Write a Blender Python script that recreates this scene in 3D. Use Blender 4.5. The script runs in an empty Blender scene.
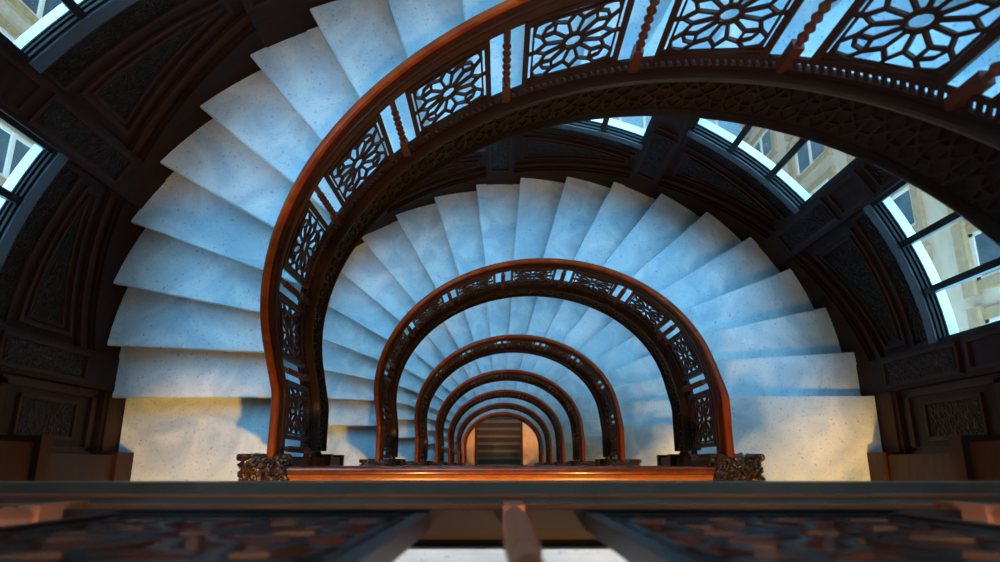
import bpy, bmesh, math, random
from mathutils import Vector, Matrix

S = bpy.context.scene
COL = S.collection
PI = math.pi
R = math.radians
H = 3.7                     # storey height, 20 risers

# ------------------------------------------------------------------ camera
cd = bpy.data.cameras.new('camera')
cam = bpy.data.objects.new('camera', cd)
COL.objects.link(cam)
cam.location = (-0.0034, -0.6822, 5.1919)
cam.rotation_euler = (R(15.366), 0, 0)
cd.sensor_width = 36.0
cd.lens = 671.2 * 36.0 / 1000.0
cd.clip_start = 0.02
cd.dof.use_dof = True
cd.dof.focus_distance = 4.4
cd.dof.aperture_fstop = 2.8
S.camera = cam

# ------------------------------------------------------------------ view, sky
S.view_settings.view_transform = 'Standard'
S.view_settings.look = 'None'
S.view_settings.gamma = 1.0
S.view_settings.use_curve_mapping = False
S.view_settings.exposure = -0.08
w = bpy.data.worlds.new('sky'); S.world = w
w.use_nodes = True
bgn = w.node_tree.nodes['Background']
bgn.inputs[0].default_value = (0.205, 0.60, 0.96, 1)
bgn.inputs[1].default_value = 14.0
AIMED_SPOT_W = 300.0

# ------------------------------------------------------------------ materials
def mat(name, col, rough=0.5, metal=0.0, spec=0.5, bump=None, vary=None, coat=0.0):
    m = bpy.data.materials.new(name); m.use_nodes = True
    nt = m.node_tree; b = nt.nodes['Principled BSDF']
    b.inputs['Base Color'].default_value = (*col, 1)
    b.inputs['Roughness'].default_value = rough
    b.inputs['Metallic'].default_value = metal
    b.inputs['Specular IOR Level'].default_value = spec
    b.inputs['Coat Weight'].default_value = coat
    b.inputs['Coat Roughness'].default_value = 0.10
    tc = nt.nodes.new('ShaderNodeTexCoord')
    if vary:                                   # (scale, other colour, stretch)
        mp = nt.nodes.new('ShaderNodeMapping'); mp.inputs['Scale'].default_value = vary[2]
        nz = nt.nodes.new('ShaderNodeTexNoise'); nz.inputs['Scale'].default_value = vary[0]; nz.inputs['Detail'].default_value = 5
        rp = nt.nodes.new('ShaderNodeValToRGB')
        rp.color_ramp.elements[0].position = 0.35; rp.color_ramp.elements[1].position = 0.65
        rp.color_ramp.elements[0].color = (*col, 1); rp.color_ramp.elements[1].color = (*vary[1], 1)
        nt.links.new(tc.outputs['Object'], mp.inputs[0]); nt.links.new(mp.outputs[0], nz.inputs['Vector'])
        nt.links.new(nz.outputs['Fac'], rp.inputs[0]); nt.links.new(rp.outputs[0], b.inputs['Base Color'])
    if bump:                                   # (scale, distance, kind)
        if bump[2] == 'carved':
            t = nt.nodes.new('ShaderNodeTexVoronoi'); t.inputs['Scale'].default_value = bump[0]
            t2 = nt.nodes.new('ShaderNodeTexNoise'); t2.inputs['Scale'].default_value = bump[0] * .8
            mx = nt.nodes.new('ShaderNodeMix'); mx.data_type = 'VECTOR'; mx.inputs['Factor'].default_value = 0.12
            nt.links.new(tc.outputs['Object'], mx.inputs['A']); nt.links.new(t2.outputs['Color'], mx.inputs['B'])
            nt.links.new(tc.outputs['Object'], t2.inputs['Vector']); nt.links.new(mx.outputs['Result'], t.inputs['Vector'])
            out = t.outputs['Distance']
        else:
            t = nt.nodes.new('ShaderNodeTexNoise'); t.inputs['Scale'].default_value = bump[0]; t.inputs['Detail'].default_value = 4
            nt.links.new(tc.outputs['Object'], t.inputs['Vector']); out = t.outputs['Fac']
        bp = nt.nodes.new('ShaderNodeBump'); bp.inputs['Distance'].default_value = bump[1]; bp.inputs['Strength'].default_value = 1.0
        nt.links.new(out, bp.inputs['Height']); nt.links.new(bp.outputs[0], b.inputs['Normal'])
    return m

def marble_mat(name, base, vein, speck):
    m = bpy.data.materials.new(name); m.use_nodes = True
    nt = m.node_tree; b = nt.nodes['Principled BSDF']; L = nt.links.new
    b.inputs['Roughness'].default_value = 0.42; b.inputs['Specular IOR Level'].default_value = 0.35
    tc = nt.nodes.new('ShaderNodeTexCoord')
    oi = nt.nodes.new('ShaderNodeObjectInfo')
    off = nt.nodes.new('ShaderNodeVectorMath'); off.operation = 'SCALE'; off.inputs['Scale'].default_value = 40.0
    cmb = nt.nodes.new('ShaderNodeCombineXYZ')
    for i in range(3): L(oi.outputs['Random'], cmb.inputs[i])
    L(cmb.outputs[0], off.inputs[0])
    ad = nt.nodes.new('ShaderNodeVectorMath'); ad.operation = 'ADD'
    L(tc.outputs['Object'], ad.inputs[0]); L(off.outputs[0], ad.inputs[1])
    n1 = nt.nodes.new('ShaderNodeTexNoise'); n1.inputs['Scale'].default_value = 2.3; n1.inputs['Detail'].default_value = 9; n1.inputs['Distortion'].default_value = 1.6
    n2 = nt.nodes.new('ShaderNodeTexNoise'); n2.inputs['Scale'].default_value = 60; n2.inputs['Detail'].default_value = 6; n2.inputs['Distortion'].default_value = 0.8
    L(ad.outputs[0], n1.inputs['Vector']); L(ad.outputs[0], n2.inputs['Vector'])
    r1 = nt.nodes.new('ShaderNodeValToRGB'); e = r1.color_ramp.elements
    e[0].position = 0.36; e[0].color = (*vein, 1); e[1].position = 0.60; e[1].color = (*base, 1)
    r2 = nt.nodes.new('ShaderNodeValToRGB'); e = r2.color_ramp.elements
    e[0].position = 0.31; e[0].color = (*speck, 1); e[1].position = 0.40; e[1].color = (1, 1, 1, 1)
    mx = nt.nodes.new('ShaderNodeMix'); mx.data_type = 'RGBA'; mx.blend_type = 'MULTIPLY'; mx.inputs['Factor'].default_value = 1
    L(n1.outputs['Fac'], r1.inputs[0]); L(n2.outputs['Fac'], r2.inputs[0])
    L(r1.outputs[0], mx.inputs['A']); L(r2.outputs[0], mx.inputs['B']); L(mx.outputs['Result'], b.inputs['Base Color'])
    return m

def glass_mat(name):
    m = bpy.data.materials.new(name); m.use_nodes = True
    nt = m.node_tree; nt.nodes.remove(nt.nodes['Principled BSDF']); L = nt.links.new
    tr = nt.nodes.new('ShaderNodeBsdfTransparent'); tr.inputs[0].default_value = (0.95, 0.98, 1, 1)
    gl = nt.nodes.new('ShaderNodeBsdfGlossy'); gl.inputs['Roughness'].default_value = 0.02
    mx = nt.nodes.new('ShaderNodeMixShader')
    mx.inputs[0].default_value = 0.04; L(tr.outputs[0], mx.inputs[1]); L(gl.outputs[0], mx.inputs[2])
    L(mx.outputs[0], nt.nodes['Material Output'].inputs[0])
    return m

def emit_mat(name, col, s):
    m = bpy.data.materials.new(name); m.use_nodes = True
    b = m.node_tree.nodes['Principled BSDF']
    b.inputs['Base Color'].default_value = (*col, 1)
    b.inputs['Emission Color'].default_value = (*col, 1); b.inputs['Emission Strength'].default_value = s
    return m

MARBLE = marble_mat('white_marble', (0.72, 0.82, 0.86), (0.47, 0.62, 0.72), (0.52, 0.61, 0.70))
REDIRON = mat('reddish_iron', (0.085, 0.022, 0.011), 0.42, spec=0.3)
RISER = mat('riser_iron', (0.085, 0.042, 0.024), 0.6, spec=0.2)
CAPM = mat('stringer_cap_iron', (0.034, 0.018, 0.013), 0.36, spec=0.5)
MOULD = mat('dark_mahogany', (0.050, 0.011, 0.004), 0.38, spec=0.3, vary=(5, (0.030, 0.008, 0.003), (1, 1, 3)))
RAILWOOD = mat('mahogany', (0.40, 0.066, 0.006), 0.32, vary=(3.0, (0.23, 0.032, 0.004), (1, 1, 6)), coat=0.3, spec=0.3)
IRON = mat('bronzed_iron', (0.022, 0.0075, 0.0045), 0.45, spec=0.22, vary=(9, (0.034, 0.010, 0.0055), (1, 1, 1)))
FASCIA = mat('stringer_iron', (0.010, 0.0042, 0.0028), 0.5, spec=0.2, vary=(6, (0.016, 0.006, 0.0035), (1, 1, 1)))
DARKWOOD = mat('dark_wood', (0.018, 0.0075, 0.0045), 0.5, spec=0.12, vary=(4, (0.032, 0.012, 0.006), (1, 1, 5)))
FRAMEWOOD = mat('frame_wood', (0.032, 0.012, 0.006), 0.45, spec=0.14, vary=(5, (0.05, 0.017, 0.008), (1, 1, 5)))
CARVED = mat('carved_wood', (0.012, 0.007, 0.005), 0.5, spec=0.25, bump=(26, 0.03, 'carved'))
LEAF = mat('carved_bronze', (0.045, 0.020, 0.012), 0.22, bump=(19, 0.05, 'carved'), spec=0.8)
SILLM = mat('sill_paint', (0.05, 0.065, 0.085), 0.3, spec=0.6)
SASH = mat('sash_metal', (0.010, 0.009, 0.009), 0.4, spec=0.2)
LEDGE = mat('white_ledge', (0.95, 0.90, 0.85), 0.7)
GLASS = glass_mat('window_glass')
CREAM = mat('cream_brick', (0.60, 0.31, 0.18), 0.85, bump=(30, 0.01, 'n'), vary=(3, (0.66, 0.36, 0.22), (1, 1, 1)))
TERRA = mat('terracotta', (0.46, 0.20, 0.08), 0.8, vary=(8, (0.36, 0.15, 0.06), (1, 1, 1)))
WHITEFR = mat('white_frame', (0.74, 0.46, 0.33), 0.6)
PANE = mat('dark_pane', (0.045, 0.05, 0.06), 0.12, vary=(2.5, (0.09, 0.085, 0.08), (1, 1, 1)))
PLASTER = mat('plaster', (0.20, 0.15, 0.11), 0.9)
LOBBY = mat('lobby_stone', (0.66, 0.33, 0.14), 0.6, vary=(5, (0.56, 0.26, 0.10), (1, 1, 1)))
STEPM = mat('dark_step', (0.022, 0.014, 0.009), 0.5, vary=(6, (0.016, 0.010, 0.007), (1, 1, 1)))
NOSEM = mat('pale_nosing', (0.10, 0.060, 0.033), 0.5)  # lighter brown strip along the front of each step
ROOFGL = mat('roof_glass', (0.16, 0.20, 0.22), 0.35, vary=(14, (0.30, 0.34, 0.35), (1, 1, 1)))
GLOBE = emit_mat('lamp_globe', (1.0, 0.55, 0.20), 30.0)

# ------------------------------------------------------------------ mesh helpers
class MB:
    def __init__(s): s.v = []; s.f = []
    def add(s, vs, fs):
        o = len(s.v); s.v += [tuple(x) for x in vs]; s.f += [tuple(i + o for i in f) for f in fs]
    def hexa(s, p):            # 8 points: bottom ring 0-3, top ring 4-7
        s.add(p, [(3, 2, 1, 0), (4, 5, 6, 7), (0, 1, 5, 4), (1, 2, 6, 5), (2, 3, 7, 6), (3, 0, 4, 7)])
    def box(s, x0, x1, y0, y1, z0, z1):
        s.hexa([(x0, y0, z0), (x1, y0, z0), (x1, y1, z0), (x0, y1, z0), (x0, y0, z1), (x1, y0, z1), (x1, y1, z1), (x0, y1, z1)])
    def bar(s, p, q, n, wd, th, ext=0.0):
        p, q, n = Vector(p), Vector(q), Vector(n)
        d = (q - p)
        if d.length < 1e-6: return
        d.normalize(); b = d.cross(n)
        if b.length < 1e-6: return
        b.normalize(); n = b.cross(d).normalized()
        p = p - d * ext; q = q + d * ext
        B = b * wd / 2; N = n * th / 2
        s.hexa([p - B - N, p + B - N, p + B + N, p - B + N, q - B - N, q + B - N, q + B + N, q - B + N])
    def sweep(s, rings, caps=True):
        n = len(rings[0]); o = len(s.v)
        for r in rings: s.v += [tuple(x) for x in r]
        for i in range(len(rings) - 1):
            for j in range(n):
                k = (j + 1) % n
                s.f.append((o + i * n + j, o + i * n + k, o + (i + 1) * n + k, o + (i + 1) * n + j))
        if caps:
            s.f.append(tuple(o + j for j in range(n))[::-1]); s.f.append(tuple(o + (len(rings) - 1) * n + j for j in range(n)))
    def lathe(s, prof, c, seg=12):
        rings = []
        for (r, z) in prof:
            rings.append([(c[0] + r * math.cos(2 * PI * k / seg), c[1] + r * math.sin(2 * PI * k / seg), c[2] + z) for k in range(seg)])
        s.sweep(rings)
    def build(s, name, m, parent=None, smooth=None):
        me = bpy.data.meshes.new(name); me.from_pydata(s.v, [], s.f); me.materials.append(m)
        bm = bmesh.new(); bm.from_mesh(me); bmesh.ops.recalc_face_normals(bm, faces=bm.faces); bm.to_mesh(me); bm.free()
        if smooth is not None:
            for p in me.polygons: p.use_smooth = True
            me.set_sharp_from_angle(angle=R(smooth))
        o = bpy.data.objects.new(name, me); COL.objects.link(o)
        if parent is not None:
            o.parent = parent; o.matrix_parent_inverse = Matrix.Translation(-Vector(parent.location))
        return o

def thing(name, label, cat, loc=(0, 0, 0), group=None):
    o = bpy.data.objects.new(name, None); COL.objects.link(o); o.location = loc; o.empty_display_size = .2
    o['label'] = label; o['category'] = cat
    if group: o['group'] = group
    return o
def struct(o):
    o['kind'] = 'structure'; return o
def kids(o): return [c for c in bpy.data.objects if c.parent == o]
def copy_tree(o, dz, label=None):
    c = o.copy(); COL.objects.link(c); c.location = Vector(o.location) + Vector((0, 0, dz))
    if label: c['label'] = label
    for ch in kids(o):
        d = ch.copy(); COL.objects.link(d); d.parent = c; d.matrix_parent_inverse = ch.matrix_parent_inverse.copy()
        for g in kids(ch):
            e = g.copy(); COL.objects.link(e); e.parent = d; e.matrix_parent_inverse = g.matrix_parent_inverse.copy()
    return c

# ------------------------------------------------------------------ plan curves
RX, RY, KW = 1.42, 1.163, 1.163 * PI / 180
OX, OY, OC, KO = 2.871, 2.43, -0.03, 2.43 * PI / 180
def WELL(q, m, z):
    if q < 0: return Vector((-RX - m, q * KW, z))
    if q > 180: return Vector((RX + m, (180 - q) * KW, z))
    return Vector((-(RX + m) * math.cos(R(q)), (RY + m) * math.sin(R(q)), z))
def WELLN(q):
    q = min(max(q, 0), 180); v = Vector((-math.cos(R(q)) / RX, math.sin(R(q)) / RY, 0)); return v.normalized()
def WALL(q, m, z):
    if q < 0: return Vector((-OX - m, OC + q * KO, z))
    if q > 180: return Vector((OX + m, OC + (180 - q) * KO, z))
    return Vector((-(OX + m) * math.cos(R(q)), OC + (OY + m) * math.sin(R(q)), z))
def WALLN(q):
    q = min(max(q, 0), 180); v = Vector((-math.cos(R(q)) / OX, math.sin(R(q)) / OY, 0)); return v.normalized()
def SR(q): return H * min(max((q + 12.5) / 205.2, 0), 1)
def frange(a, b, n): return [a + (b - a) * i / n for i in range(n + 1)]
QEND = 0.70 / KW

# ------------------------------------------------------------------ lattice patterns
def rosette(n=12):
    """bars of the pierced rosette panel on a unit square, (u, v) in -0.5..0.5"""
    L = []
    P = lambda r, a: (r * math.cos(a), r * math.sin(a))
    for k in range(n):
        a = 2 * PI * (k + .5) / n; a0 = 2 * PI * k / n; a2 = 2 * PI * (k + 1) / n; an = a + 2 * PI / n
        L.append((P(.10, a), P(.10, an), 1.4))
        L.append((P(.10, a), P(.30, a), 1.05))
        L.append((P(.30, a), P(.395, a0), 1.0)); L.append((P(.30, a), P(.395, a2), 1.0))
    i = .43
    L += [((-i, -.5), (-i, .5), .8), ((i, -.5), (i, .5), .8), ((-.5, -i), (.5, -i), .8), ((-.5, i), (.5, i), .8)]
    for sx in (-1, 1):
        for sy in (-1, 1):
            L.append(((sx * .5, sy * .5), (sx * .40, sy * .40), 1.0))
            t1 = P(.395, 2 * PI / n); t2 = P(.395, 4 * PI / n)
            L.append(((sx * t1[0], sy * t1[1]), (sx * .43, sy * .28), .9)); L.append(((sx * t2[0], sy * t2[1]), (sx * .28, sy * .43), .9))
            L.append(((sx * .43, sy * .28), (sx * .40, sy * .40), .9)); L.append(((sx * .28, sy * .43), (sx * .40, sy * .40), .9))
            L.append(((sx * t1[0], sy * t1[1]), (sx * .30, sy * .30), .9)); L.append(((sx * t2[0], sy * t2[1]), (sx * .30, sy * .30), .9))
    for s_ in (-1, 1):
        L.append(((s_ * .395, 0), (s_ * .5, 0), 1.0)); L.append(((0, s_ * .395), (0, s_ * .5), 1.0))
    return L
ROS = rosette()

def lattice_panel(f, nf, name, m, parent, bw=.0118, th=.015):
    """f(u,v) -> point for u,v in -0.5..0.5"""
    b = MB()
    for (p, q, k) in ROS:
        b.bar(f(*p), f(*q), nf((p[0] + q[0]) / 2), bw * k, th, .003)
    for u in (-.5, .5): b.bar(f(u, -.5), f(u, .5), nf(u), .026, .03, .012)
    for v in (-.5, .5):
        for i in range(6):
            u0 = -.5 + i / 6; b.bar(f(u0, v), f(u0 + 1 / 6, v), nf(u0), .022, .026, .003)
    return b.build(name, m, parent)

def baluster_mesh(c, z0, z1):
    b = MB(); L = z1 - z0
    s = .020
    b.box(c[0] - s, c[0] + s, c[1] - s, c[1] + s, z0 - .06, z0 + .09)
    prof = [(.012, .09)]
    nb = 6
    zz = .10; step = (L - .20) / nb
    for k in range(nb):
        zc = zz + step * k
        prof += [(.011, zc + .01 * step), (.0135, zc + .18 * step), (.021, zc + .5 * step), (.0135, zc + .82 * step), (.011, zc + .99 * step)]
    prof += [(.016, L - .09), (.016, L + .01)]
    b.lathe(prof, (c[0], c[1], z0), 10)
    return b

RAILP = [(.012, .945), (.008, .962), (-.004, .976), (-.020, .981), (-.034, .977), (-.041, .964), (-.042, .900), (-.020, .895), (-.012, .915), (.006, .925)]
RAILM = [(-.0415, .958), (-.050, .962), (-.058, .952), (-.062, .940), (-.072, .938), (-.078, .926), (-.072, .914), (-.064, .905), (-.064, .862), (-.036, .862), (-.022, .885), (-.024, .894), (-.0415, .898)]

# ------------------------------------------------------------------ one storey of stair
ORD = ['outermost', 'second', 'third', 'fourth', 'fifth', 'sixth', 'innermost']
NF = 7
def qin(k):
    return -.2 / KW if k == 1 else (180 + .17 / KW if k == 20 else 10 * k - 15.5)
def qout(k):
    return (-.2 - OC) / KO if k == 1 else (180 + (.17 + OC) / KO if k == 20 else 10 * k - 15.5)

def make_flight():
    t = thing('stair_flight', '', 'stairs', (-2.1, -.2, 0), 'curved marble stair flights around the well')
    for k in range(1, 20):
        z = k * H / 20; b = MB()
        a0, a1, o0, o1 = qin(k), qin(k + 1) + 1.6, qout(k), qout(k + 1) + 1.6
        if k == 19: a1, o1 = qin(20) + 1, qout(20) + .6
        n = 4
        rows = []
        for j in range(n + 1):
            x = j / n; qa = a0 + (a1 - a0) * x; qo = o0 + (o1 - o0) * x
            rows.append((WELL(qa, .004, 0), WALL(qo, -.004, 0)))
        d0 = (rows[1][0] - rows[0][0]).normalized(); d1 = (rows[1][1] - rows[0][1]).normalized()
        rings = []
        for j, (pi, po) in enumerate(rows):
            if j == 0:
                rings.append([pi + Vector((0, 0, z - .034)), po + Vector((0, 0, z - .034)), po + Vector((0, 0, z - .009)), pi + Vector((0, 0, z - .009))])
                rings.append([pi + d0 * .009 + Vector((0, 0, z - .042)), po + d1 * .009 + Vector((0, 0, z - .042)), po + d1 * .009 + Vector((0, 0, z)), pi + d0 * .009 + Vector((0, 0, z))])
            else:
                rings.append([pi + Vector((0, 0, z - .042)), po + Vector((0, 0, z - .042)), po + Vector((0, 0, z)), pi + Vector((0, 0, z))])
        b.sweep(rings)
        b.build('tread', MARBLE, t)
    for k in range(1, 21):
        z = k * H / 20; b = MB()
        pi, po = WELL(qin(k), .004, 0), WALL(qout(k), -.004, 0)
        pi2, po2 = WELL(qin(k) + 1.5, .004, 0), WALL(qout(k) + .9, -.004, 0)
        dz0, dz1 = Vector((0, 0, z - H / 20)), Vector((0, 0, z - .042))
        e = (pi2 - pi).normalized() * .02; g = (po2 - po).normalized() * .02
        pi, po = pi + (pi2 - pi).normalized() * .03, po + (po2 - po).normalized() * .03
        b.hexa([pi + dz0, po + dz0, po + g + dz0, pi + e + dz0, pi + dz1, po + dz1, po + g + dz1, pi + e + dz1])
        b.build('riser', RISER, t)
    qs = frange(-QEND + 6, 180 + QEND - 6, 96)
    def sw(name, prof, m, smooth=30):
        b = MB(); b.sweep([[WELL(q, pm, SR(q) + pz) for (pm, pz) in prof] for q in qs]); return b.build(name, m, t, smooth)
    sw('stringer', [(.002, .24), (-.066, .24), (-.066, -.06), (.002, -.06)], FASCIA)
    sw('stringer_cap', [(.012, .238), (.012, .255), (-.030, .262), (-.106, .254), (-.116, .244), (-.112, .230), (-.086, .222), (-.066, .205), (-.0655, .238)], CAPM)
    sw('stringer_foot', [(.03, -.06), (-.070, -.045), (-.080, -.055), (-.092, -.066), (-.094, -.080), (-.086, -.092), (-.03, -.105), (.03, -.105)], FASCIA)
    # carved star lattice on the well face of the stringer
    b = MB(); tw = 5.0; q = -30.0
    hh = .115; zc = .085
    while q < 209:
        f = lambda u, v: WELL(q + (u + .5) * tw, -.070, SR(q + (u + .5) * tw) + zc + v * 2 * hh)
        nn = -WELLN(q + tw / 2)
        for (u0, v0, u1, v1) in ((-.5, 0, -.2, .2), (-.2, .2, 0, .5), (0, .5, .2, .2), (.2, .2, .5, 0), (.5, 0, .2, -.2), (.2, -.2, 0, -.5), (0, -.5, -.2, -.2), (-.2, -.2, -.5, 0),
                                 (-.5, .5, -.2, .2), (.5, .5, .2, .2), (-.5, -.5, -.2, -.2), (.5, -.5, .2, -.2), (-.2, .2, .2, .2), (-.2, -.2, .2, -.2), (-.2, -.2, -.2, .2), (.2, -.2, .2, .2)):
            b.bar(f(u0, v0), f(u1, v1), nn, .009, .016, .001)
        q += tw
    b.build('carved_fascia', FASCIA, t)
    b = MB(); q2 = frange(-8, 188, 80)
    b.sweep([[WELL(q, .0, SR(q) - .130), WALL(q if 0 <= q <= 180 else (q * KW / KO if q < 0 else 180 + (q - 180) * KW / KO), -.004, SR(q) - .130),
              WALL(q if 0 <= q <= 180 else (q * KW / KO if q < 0 else 180 + (q - 180) * KW / KO), -.004, SR(q) - .155), WELL(q, .0, SR(q) - .155)] for q in q2])
    b.build('soffit', PLASTER, t)
    return t

SPQ = [-28.6 + 23.95 * j for j in range(11)]
def make_balustrade():
    t = thing('stair_balustrade', '', 'balustrade', (-1.42, -.65, .3), 'curved stair balustrades around the well')
    qs = frange(-QEND + 3, 180 + QEND - 3, 110)
    def sw(name, prof, m, smooth=40):
        b = MB(); b.sweep([[WELL(q, pm, SR(q) + pz) for (pm, pz) in prof] for q in qs]); return b.build(name, m, t, smooth)
    sw('handrail', RAILP, RAILWOOD)
    sw('rail_moulding', RAILM, MOULD)
    sw('top_rail', [(-.036, .862), (-.036, .848), (-.064, .848), (-.064, .862)], IRON)
    sw('bottom_rail', [(-.045, .358), (-.045, .336), (-.065, .336), (-.065, .358)], IRON)
    sw('lower_rail', [(-.046, .292), (-.046, .268), (-.066, .268), (-.066, .292)], IRON)
    b = MB(); q = -28.0
    while q < 208:
        c = WELL(q, -.055, SR(q) + .314); n = WELLN(q); d = (WELL(q + .5, -.055, SR(q + .5)) - WELL(q, -.055, SR(q))).normalized()
        b.bar(c - d * .006, c + d * .006, n, .046, .014)
        q += 1.25
    b.build('bead_row', IRON, t)
    for q in SPQ:
        c = WELL(q, -.055, 0); baluster_mesh(c, SR(q) + .345, SR(q) + .86).build('baluster', REDIRON, t, 40)
    for j in range(10):
        qc = (SPQ[j] + SPQ[j + 1]) / 2; hw = 8.3
        f = lambda u, v: WELL(qc + u * 2 * hw, -.055, SR(qc + u * 2 * hw) + .600 + v * .478)
        lattice_panel(f, lambda u: WELLN(qc + u * 2 * hw), 'lattice_panel', IRON, t)
    return t

def make_newel(sx):
    x = sx * 1.445; y = -.72
    t = thing('newel_post', '', 'newel post', (x, y, -.05), 'carved newel posts at the landings')
    b = MB()
    b.box(x - .15, x + .15, y - .10, y + .10, -.42, -.05); b.box(x - .17, x + .17, y - .12, y + .12, -.10, -.02); b.box(x - .17, x + .17, y - .12, y + .12, -.47, -.42)
    b.build('pendant_block', FRAMEWOOD, t)
    b = MB(); b.box(x - .085, x + .085, y - .085, y + .085, -.02, .74); b.box(x - .11, x + .11, y - .10, y + .10, .0, .16); b.box(x - .10, x + .10, y - .095, y + .095, .70, .76)
    b.build('shaft', IRON, t)
    # carved cap: squared bulb with leaf lobes
    b = MB(); rings = []
    for (r, z) in [(.09, .74), (.125, .78), (.150, .84), (.158, .90), (.150, .95), (.125, .985), (.09, 1.0), (.04, 1.005)]:
        ring = []
        for k in range(48):
            a = 2 * PI * k / 48; ca, sa = math.cos(a), math.sin(a)
            e = (abs(ca) ** 4 + abs(sa) ** 4) ** -.25
            rr = r * e * (1 + .07 * math.sin(12 * a + z * 40) + .05 * math.sin(20 * a - z * 70))
            ring.append((x + rr * ca, y + rr * sa * .68, z))
        rings.append(ring)
    b.sweep(rings); b.build('carved_cap', LEAF, t, 60)
    for (dx, dy) in ((-1, -1), (-1, 1), (1, -1), (1, 1)):
        b = MB(); rings = []
        for i in range(15):
            u = i / 14 * 3.2 * PI; rad = .052 * (1 - i / 19)
            c = Vector((x + dx * (.105 + rad * math.cos(u)), y + dy * .085, .955 + rad * math.sin(u) * .8))
            rings.append([c + Vector((math.cos(a) * .014, dy * math.sin(a) * .022, 0)) for a in [2 * PI * k / 8 for k in range(8)]])
        b.sweep(rings); b.build('scroll', LEAF, t, 60)
    for sgn in (-1, 1):
        b = MB()
        b.lathe([(.005, 0), (.03, .004), (.036, .02), (.028, .034), (.010, .040)], (x + sgn * .055, y + .02, .985), 14)
        b.build('rosette', LEAF, t, 50)
    return t

def straight_balustrade(z, yr, yp, yb, label, profile):
    """balustrade of a landing edge along X; yr handrail centre, yp panel plane, yb front of the base moulding"""
    t = thing('landing_balustrade', label, 'balustrade', (0, yp, z))
    X = 1.29
    b = MB(); b.sweep([[(x, yr + pm + .05, z + pz) for (pm, pz) in RAILP] for x in (-X, X)]); b.build('handrail', DEEPWOOD, t, 40)
    b = MB(); b.sweep([[(x, yr + pm + .05, z + pz) for (pm, pz) in RAILM] for x in (-X, X)]); b.build('rail_moulding', MOULD if z > 3 else HILITEWOOD, t, 40)  # landing rails get the brighter wood as a painted highlight
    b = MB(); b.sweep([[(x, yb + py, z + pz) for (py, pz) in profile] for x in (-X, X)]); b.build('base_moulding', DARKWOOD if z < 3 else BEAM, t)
    b = MB(); b.box(-X, X, yb - .142, yb - .055, z - .18, z - .05); b.build('shade_channel', IRON, t)  # dark iron-coloured strip standing in for shade behind the moulding
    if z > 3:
        b = MB(); b.box(-X, X, yb - .028, yb - .0225, z + .02, z + .040); b.box(-X, X, yb - .051, yb - .0400, z + .05, z + .0745); b.build('worn_lit_fillet', WORN_LIT, t)  # edge strips whose orange includes painted lamp glow
    b = MB(); b.box(-X, X, yp - .015, yp + .015, z + .835, z + .865); b.build('top_rail', IRON, t)
    b = MB(); b.box(-X, X, yp - .02, yp + .02, z + .105, z + .135); b.build('bottom_rail', FASCIA if z > 3 else IRON, t)
    b = MB(); x = -X + .01
    while x < X: b.box(x, x + .016, yp - .014, yp + .014, z + .07, z + .105); x += .032
    b.build('bead_row', IRON, t)
    for x in (.022, -.86, .90):
        baluster_mesh((x, yp + .012, 0), z + .115, z + .86).build('baluster', SPIND if z > 3 else IRON, t, 40)
    for (xc, wd) in ((-.44, .58), (.46, .58), (-1.1, .30), (1.12, .27)):
        f = lambda u, v: Vector((xc + u * wd, yp, z + .49 + v * .66))
        lattice_panel(f, lambda u: Vector((0, 1, 0)), 'lattice_panel', IRON, t, .022, .02)
    return t
HILITEWOOD = mat('highlight_mahogany', (0.62, 0.20, 0.028), 0.28, spec=0.5, vary=(4, (0.48, 0.14, 0.02), (3, 1, 1)))  # lamp highlight along the rail, put into a brighter moulding colour
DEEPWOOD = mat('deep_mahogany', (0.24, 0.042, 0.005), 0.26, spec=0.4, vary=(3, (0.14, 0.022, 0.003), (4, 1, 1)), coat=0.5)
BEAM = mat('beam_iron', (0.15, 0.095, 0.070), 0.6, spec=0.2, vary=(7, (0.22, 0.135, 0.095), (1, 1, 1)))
WORN_LIT = mat('worn_lit_edge', (0.72, 0.13, 0.025), 0.5, vary=(5, (0.42, 0.09, 0.03), (1, 1, 1)))  # worn edges; the strong orange also carries warm lamp light in the colour
SPIND = mat('red_bronze', (0.50, 0.14, 0.06), 0.5, spec=0.12)

# ------------------------------------------------------------------ setting: floors
for n in range(-1, NF):
    z = -H * n
    b = MB()
    y1 = -.17
    for s in (-1, 1):
        x0, x1 = sorted((s * 1.424, s * 2.865))
        yy = -.20 + .04 if s < 0 else -.17
        b.box(x0, x1, -.70, yy, z - .20, z)
    b.box(-3.3, 3.3, -3.6, -.85, z - .22, z - .001)
    for s in (-1, 1):
        x0, x1 = sorted((s * 1.31, s * 3.3)); b.box(x0, x1, -.85, -.70, z - .22, z - .0005)
    o = struct(b.build('floor', LOBBY if n == NF - 1 else MARBLE))
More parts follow.
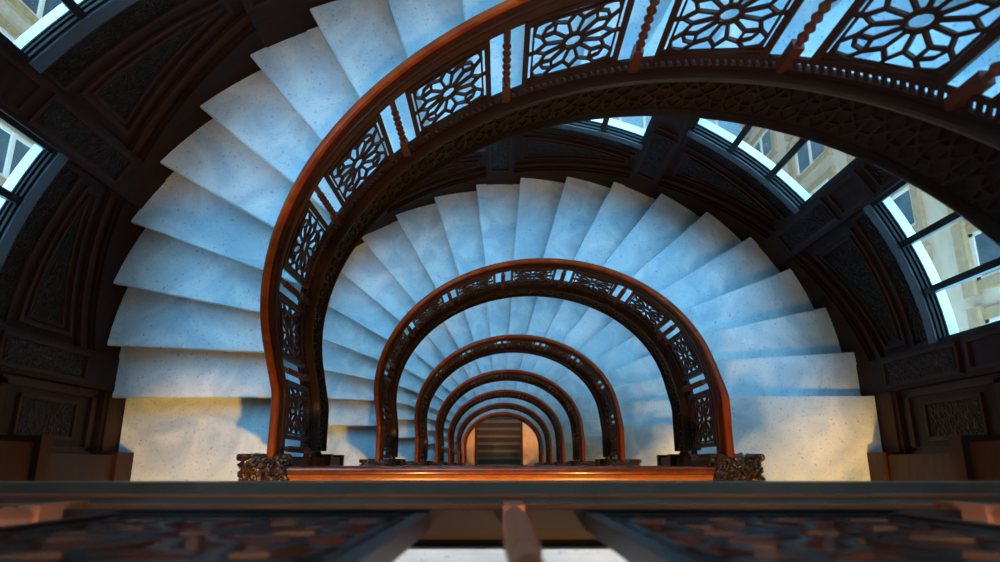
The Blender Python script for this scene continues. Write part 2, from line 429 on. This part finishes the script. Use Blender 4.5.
# ------------------------------------------------------------------ flights, balustrades, newels
fl = make_flight(); ba = make_balustrade()
nl, nr = make_newel(-1), make_newel(1)
def setlab(o, s): o['label'] = s
setlab(fl, 'topmost marble flight, wide steps at the left under the big rail')
setlab(ba, 'outermost sweeping balustrade with mahogany rail and rosette panels, running out at upper right')
setlab(nl, 'carved newel post at the left foot of the outermost rail')
setlab(nr, 'carved newel post at the right end of the long polished rail')
copy_tree(fl, H, 'marble flight rising overhead above the near balustrade')
copy_tree(ba, H, 'curved balustrade rising overhead above the near balustrade')
for n in range(1, NF):
    w_ = ORD[n] if n < NF - 1 else 'innermost'
    copy_tree(fl, -H * n, ['', 'marble flight fanning around the second rail below the windows', 'marble flight between the second and third rail', 'marble flight between the third and fourth rail',
                           'marble flight between the fourth and fifth rail', 'marble flight between the fifth and sixth rail', 'lowest marble flight outside the innermost rail'][n])
    copy_tree(ba, -H * n, '%s curved balustrade with mahogany rail, counted from the largest arc inward' % w_)
    copy_tree(nl, -H * n, 'dark newel post at the left foot of the %s rail arc' % w_)
    copy_tree(nr, -H * n, 'dark newel post at the right end of the %s rail arc' % (ORD[n + 1] if n + 1 < NF else 'lowest'))
copy_tree(nl, H, 'newel post at the left end of the near balustrade')
copy_tree(nr, H, 'newel post at the right end of the near balustrade')
# profile points (y back from front, z from floor)
PB = [(0, -.18), (0, -.03), (-.022, -.03), (-.026, .035), (-.040, .040), (-.042, .07), (-.054, .07), (-.056, -.18)]
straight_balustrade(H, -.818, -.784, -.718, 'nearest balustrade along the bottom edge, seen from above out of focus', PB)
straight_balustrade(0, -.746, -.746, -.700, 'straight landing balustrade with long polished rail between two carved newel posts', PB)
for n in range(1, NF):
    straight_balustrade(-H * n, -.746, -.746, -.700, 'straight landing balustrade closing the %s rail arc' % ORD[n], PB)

# ------------------------------------------------------------------ outer wall, bay by bay
SILL = [1.62, 2.17, 2.73, 3.29, 3.82, 4.52]
def TR(q): return H * (q + 15) / 200.0
wi = [0]
def wbar(b, pts, m, wd, th, closed=False):
    ps = list(pts)
    if closed: ps = ps + [ps[0]]
    for (q0, z0), (q1, z1) in zip(ps[:-1], ps[1:]):
        n = max(1, int(abs(q1 - q0) / 2.5 + .5))
        for i in range(n):
            a, c = i / n, (i + 1) / n
            qa, qb = q0 + (q1 - q0) * a, q0 + (q1 - q0) * c
            b.bar(WALL(qa, m, z0 + (z1 - z0) * a), WALL(qb, m, z0 + (z1 - z0) * c), WALLN((qa + qb) / 2), wd, th, wd * .5 if n == 1 else .004)
def wslab(b, q0, q1, m0, m1, zlo, zhi, n=10):
    """curved slab; zlo, zhi may be functions of q"""
    fl_ = (lambda q: zlo) if not callable(zlo) else zlo; fh = (lambda q: zhi) if not callable(zhi) else zhi
    b.sweep([[WALL(q, m0, fl_(q)), WALL(q, m1, fl_(q)), WALL(q, m1, fh(q)), WALL(q, m0, fh(q))] for q in frange(q0, q1, n)])

PW = 3.0
def make_bay(i, dz):
    q0, q1 = 30 * i + PW, 30 * i + 30 - PW
    s = SILL[i] + dz; tr = lambda q: TR(q) + dz
    b = MB(); wslab(b, q0 - .3, q1 + .3, .07, .20, s - 1.52, s - .05)
    side = 'left' if i < 2 else ('back' if i < 4 else 'right')
    wl = struct(b.build('wall_' + side, DARKWOOD))
    b = MB(); wslab(b, q0 - .4, q1 + .4, .004, .09, lambda q: tr(q) - .42, lambda q: tr(q) + .14)
    wslab(b, q0 - .4, q1 + .4, .022, .09, lambda q: tr(q) + .139, lambda q: tr(q) + .17); b.build('skirting', DARKWOOD, wl)
    b = MB(); wslab(b, q0, q1, .045, .09, lambda q: tr(q) + .17, lambda q: tr(q) + .24); wbar(b, [(q0, tr(q0) + .24), (q1, tr(q1) + .24)], .05, .03, .03); b.build('base_band', FRAMEWOOD, wl)
    a0, a1 = q0 + 1.7, q1 - 1.7
    zt = s - .42
    pts = [(a0, tr(a0) + .34), (a1, tr(a1) + .34), (a1, zt), (a0, zt)]
    b = MB(); wbar(b, pts, .062, .026, .022, True); b.build('panel_frame', FRAMEWOOD, wl)
    b = MB(); ins = .9
    pts2 = [(a0 + ins, tr(a0 + ins) + .41), (a1 - ins, tr(a1 - ins) + .41), (a1 - ins, zt - .06), (a0 + ins, zt - .06)]
    wbar(b, pts2, .066, .018, .02, True); b.build('panel_bead', FRAMEWOOD, wl)
    b = MB(); wslab(b, a0 + ins, a1 - ins, .062, .072, lambda q: tr(q) + .41, lambda q: max(zt - .06, tr(q) + .43)); b.build('carved_field', CARVED, wl)
    b = MB(); wbar(b, [(q0 + .6, s - .31), (q1 - .6, s - .31), (q1 - .6, s - .12), (q0 + .6, s - .12)], .062, .022, .03, True); b.build('band_frame', FRAMEWOOD, wl)
    b = MB(); wslab(b, q0 + 1, q1 - 1, .060, .072, s - .295, s - .135); b.build('carved_band', CARVED, wl)
    # the window
    wi[0] += 1
    b = MB()
    wslab(b, q0 - .2, q1 + .2, .007, .022, s - .05, s)
    wslab(b, q0 - .2, q1 + .2, .012, .10, s - .09, s - .049)
    wn = struct(b.build('window_%d' % wi[0], SILLM))
    hd = 2.25
    b = MB()
    wslab(b, q0 - .2, q1 + .2, .022, .040, s - .05, s + .018); wslab(b, q0 - .2, q1 + .2, .040, .054, s - .05, s - .02); wslab(b, q0 - .2, q1 + .2, .054, .068, s - .05, s + .022); wslab(b, q0 - .2, q1 + .2, .068, .082, s - .05, s - .02); wslab(b, q0 - .2, q1 + .2, .082, .092, s - .05, s + .02)
    wslab(b, q0 - .2, q1 + .2, .03, .10, s + hd - .10, s + hd)
    for qa in (q0 - .2, q1 - .7): wslab(b, qa, qa + .9, .03, .092, s, s + hd, 1)
    b.build('window_frame', SASH, wn)
    b = MB(); wslab(b, q0, q1, .092, .170, s - .05, s + .005); b.build('outer_ledge', LEDGE, wn)
    qw = (q1 - q0) / 3
    for k in (1, 2):
        b = MB(); qa = q0 + qw * k; wslab(b, qa - .5, qa + .5, .02, .095, s, s + hd - .05, 1); b.build('mullion', SASH, wn)
    for k in range(3):
        b = MB(); wslab(b, q0 + qw * k + .3, q0 + qw * (k + 1) - .3, .0605, .0615, s - .01, s + hd - .08, 4); b.build('pane', GLASS, wn)
    # spandrel above head up to the next storey's wall slab
    return wl

def make_pier(i, dz):
    qc = 30 * i; b = MB()
    b_ = TR(qc) + dz
    z0, z1 = b_ - .35, b_ - .35 + H
    wslab(b, qc - PW, qc + PW, -.012, .27, z0, z1, 2)
    side = 'left' if i < 2 else ('back' if i < 5 else 'right')
    o = struct(b.build('trim_%d' % (i + 1), DARKWOOD))
    b = MB()
    for (za, zb) in ((.30, 1.12), (1.22, 1.62), (1.72, 2.9)):
        wbar(b, [(qc - 2.1, b_ + za), (qc + 2.1, b_ + za), (qc + 2.1, b_ + zb), (qc - 2.1, b_ + zb)], -.014, .022, .026, True)
    b.build('pilaster_frame', FRAMEWOOD, o)
    b = MB()
    for (za, zb) in ((.34, 1.08), (1.76, 2.86)): wslab(b, qc - 1.6, qc + 1.6, -.018, -.010, b_ + za, b_ + zb, 2)
    b.build('carved_strip', CARVED, o)
    return o

for n in range(-1, NF):
    for i in range(6): make_bay(i, -H * n)
    for i in range(7): make_pier(i, -H * n)

# straight wall beside each landing, and the corner pilasters
QL = (.61 - .03) / KO
for n in range(-1, NF):
    z = -H * n
    for sd in (-1, 1):
        def fq(q): return -q if sd < 0 else 180 + q
        base = z + (0 if sd < 0 else 0)
        b = MB(); wslab(b, fq(PW - .2), fq(QL + .3), .05, .25, base - .2, base + H - .2, 2)
        wl = struct(b.build('wall_left' if sd < 0 else 'wall_right', DARKWOOD))
        b = MB(); wslab(b, fq(PW), fq(QL), .004, .06, base, base + .20, 2); wslab(b, fq(PW), fq(QL), .02, .06, base + .199, base + .24, 2); b.build('skirting', FRAMEWOOD, wl)
        b = MB()
        wbar(b, [(fq(PW + .8), base + .34), (fq(QL - .6), base + .34), (fq(QL - .6), base + 1.25), (fq(PW + .8), base + 1.25)], .045, .05, .03, True)
        wbar(b, [(fq(PW + .8), base + 1.45), (fq(QL - .6), base + 1.45), (fq(QL - .6), base + 3.2), (fq(PW + .8), base + 3.2)], .045, .05, .03, True)
        wbar(b, [(fq(PW + 2.6), base + .52), (fq(QL - 2.4), base + .52), (fq(QL - 2.4), base + 1.08), (fq(PW + 2.6), base + 1.08)], .045, .024, .025, True)
        b.build('panel_frame', FRAMEWOOD, wl)
        b = MB(); wslab(b, fq(PW + 2.9), fq(QL - 2.7), .04, .055, base + .55, base + 1.05, 2); b.build('carved_field', CARVED, wl)
        b = MB(); x0, x1 = sorted((sd * 2.765, sd * 3.25)); b.box(x0, x1, -.98, -.61, z, z + H - .22)
        x0, x1 = sorted((sd * 2.745, sd * 3.25)); b.box(x0, x1, -1.0, -.59, z, z + .22)
        o = struct(b.build('trim_corner_left' if sd < 0 else 'trim_corner_right', FRAMEWOOD))
        o.name = 'trim_%d' % (8 if sd < 0 else 9)
        b = MB(); b.box(sd * 3.2 - .06, sd * 3.2 + .06, -3.6, -.98, z - .2, z + H - .2); struct(b.build('wall_left' if sd < 0 else 'wall_right', PLASTER))
    b = MB(); b.box(-3.3, 3.3, -3.72, -3.6, z - .2, z + H - .2); struct(b.build('wall_front', PLASTER))

# ceiling over the top
b = MB()
for (ya, yb) in ((-3.8, -.7), (-.7, 2.8)): b.box(-3.3, 3.3, ya, yb, 2 * H + .9, 2 * H + 1.05)
struct(b.build('ceiling', PLASTER))

# ------------------------------------------------------------------ lamps of the corridors
def make_lamp(x, y, z, spots):
    t = thing('ceiling_lamp', 'round warm glass globe ceiling lamp over a landing corridor', 'lamp', (x, y, z), 'corridor ceiling lamps')
    b = MB(); b.lathe([(.07, 0), (.07, -.02), (.02, -.04), (.015, -.14), (.05, -.16), (.05, -.18)], (x, y, z), 12); b.build('canopy', IRON, t, 40)
    b = MB(); b.lathe([(.03 + .09 * math.sin(PI * k / 10), -.18 - .11 + .11 * math.cos(PI * k / 10)) for k in range(11)], (x, y, z), 14); b.build('globe', GLOBE, t, 60)
    for (aim, cone, blend, power) in spots:  # spots added under the globe, cones aimed to place the warm light
        ld = bpy.data.lights.new('aimed_spot', 'SPOT'); ld.energy = power; ld.color = (1, .51, .11); ld.shadow_soft_size = .05; ld.spot_size = R(cone); ld.spot_blend = blend
        lo = bpy.data.objects.new('aimed_spot', ld); COL.objects.link(lo); lo.parent = t; lo.location = (0, 0, -.42)
        d = Vector(aim) - Vector((x, y, z - .42)); lo.rotation_euler = d.to_track_quat('-Z', 'Y').to_euler()
for n in range(-1, NF):
    z = -H * n; zc = z + H - .22
    dn = AIMED_SPOT_W * (.26 if n < 0 else .42)
    make_lamp(-.75, -1.75, zc, [((-2.15, -.72, z), 25, .4, AIMED_SPOT_W * (1.15 if n < 1 else .6)), ((-.75, -1.6, z), 88, .5, dn)])
    make_lamp(.75, -1.75, zc, [((.75, -1.6, z), 88, .5, dn)] + ([((-.3, 1.0, z - 1.1), 42, .6, AIMED_SPOT_W * .9)] if n < 0 else []))  # topmost lamp has an extra spot added to turn the curved rail orange
    make_lamp(2.5, -1.45, zc, [((2.62, -.85, z), 28, .7, AIMED_SPOT_W * 1.0)])

# ------------------------------------------------------------------ lobby stair at the bottom
zb = -H * (NF - 1)
b = MB(); b.box(-3, -1.0, -.74, 2.4, zb - .25, zb - .002); b.box(.9, 3, -.74, 2.4, zb - .25, zb - .002); b.box(-1.0, .9, 1.3, 2.4, zb - .25, zb - .002)
struct(b.build('floor', LOBBY))
t = thing('lobby_staircase', 'straight dark lobby steps at the bottom of the well inside the innermost arc', 'stairs', (0, 1.2, zb - 1.4))
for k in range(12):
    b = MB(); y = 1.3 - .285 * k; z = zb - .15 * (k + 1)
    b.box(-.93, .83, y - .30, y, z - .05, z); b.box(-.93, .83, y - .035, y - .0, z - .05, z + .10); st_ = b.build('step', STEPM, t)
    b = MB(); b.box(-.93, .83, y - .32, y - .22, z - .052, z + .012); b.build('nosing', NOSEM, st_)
for x in (-.965, .865):
    b = MB(); b.sweep([[(x - .035, y, zb - .15 * k - .25 + .0), (x + .035, y, zb - .15 * k - .25), (x + .035, y, zb + .03 - .15 * k * 0), (x - .035, y, zb + .03)] for (y, k) in ((1.3, 0), (-2.1, 12))]); b.build('side_string', FRAMEWOOD, t)
lt = thing('lobby_lamp', 'warm globe lamp beside the lobby steps', 'lamp', (0, -2.6, zb + 2.6))
b = MB(); b.lathe([(.02 + .13 * math.sin(PI * k / 10), .15 * math.cos(PI * k / 10)) for k in range(11)], (0, -2.6, zb + 2.6), 14); b.build('globe', GLOBE, lt, 60)
ld = bpy.data.lights.new('lobby_light', 'POINT'); ld.energy = 260; ld.color = (1, .5, .18); ld.shadow_soft_size = .15
lo = bpy.data.objects.new('lobby_light', ld); COL.objects.link(lo); lo.parent = lt; lo.location = (0, .9, -.3)

# ------------------------------------------------------------------ the light court outside
def facade(X, sgn, label):
    t = thing('court_building', label, 'building', (X, 8, -22))
    cols = [4.87 + 1.85 * j for j in range(-2, 6)]; rows = [-9.88 + 3.62 * k for k in range(-3, 6)]
    b = MB(); b.box(min(X, X + sgn * .5), max(X, X + sgn * .5), -2, 24, -24, 15)
    b.build('wall', CREAM, t)
    for y in cols:
        for z in rows:
            def bx(bb, d, ya, yb, za, zb_): 
                x0, x1 = sorted((X - sgn * d, X + sgn * .02)); bb.box(x0, x1, ya, yb, za, zb_)
            wd, ht = 1.02, 2.05
            b = MB()
            bx(b, .10, y - .22, y + wd + .22, z, z + .26); bx(b, .16, y - .30, y + wd + .30, z - ht - .34, z - ht)
            bx(b, .08, y - .22, y, z - ht, z); bx(b, .08, y + wd, y + wd + .22, z - ht, z)
            wn = b.build('window', TERRA, t)
            b = MB(); bx(b, .05, y, y + .07, z - ht, z); bx(b, .05, y + wd - .07, y + wd, z - ht, z); bx(b, .05, y, y + wd, z - .09, z); bx(b, .05, y, y + wd, z - ht, z - ht + .12); bx(b, .06, y, y + wd, z - ht / 2 - .05, z - ht / 2 + .06)
            b.build('sash', WHITEFR, wn)
            b = MB(); bx(b, .012, y + .05, y + wd - .05, z - ht + .05, z - .05); b.build('pane', PANE, wn)
    return t
facade(10, 1, 'cream brick court building with terracotta framed windows seen through the right windows')
facade(-10, -1, 'cream court building beyond the windows at the upper left')
b = MB(); b.box(-10, 10, 24, 24.5, -24, 15)
struct(b.build('wall_court', CREAM))
t = thing('glass_roof', 'flat ribbed glass roof far below in the light court, behind the top windows', 'roof', (0, 12, -20))
b = MB(); b.box(-10, 10, 3.2, 24, -20.1, -20); b.build('glazing', ROOFGL, t)
b = MB()
for k in range(21): b.box(-10 + k - .05, -10 + k + .05, 3.2, 24, -20, -19.92)
for k in range(6): b.box(-10, 10, 4 + 4 * k - .08, 4 + 4 * k + .08, -20, -19.90)
b.build('rib', WHITEFR, t)
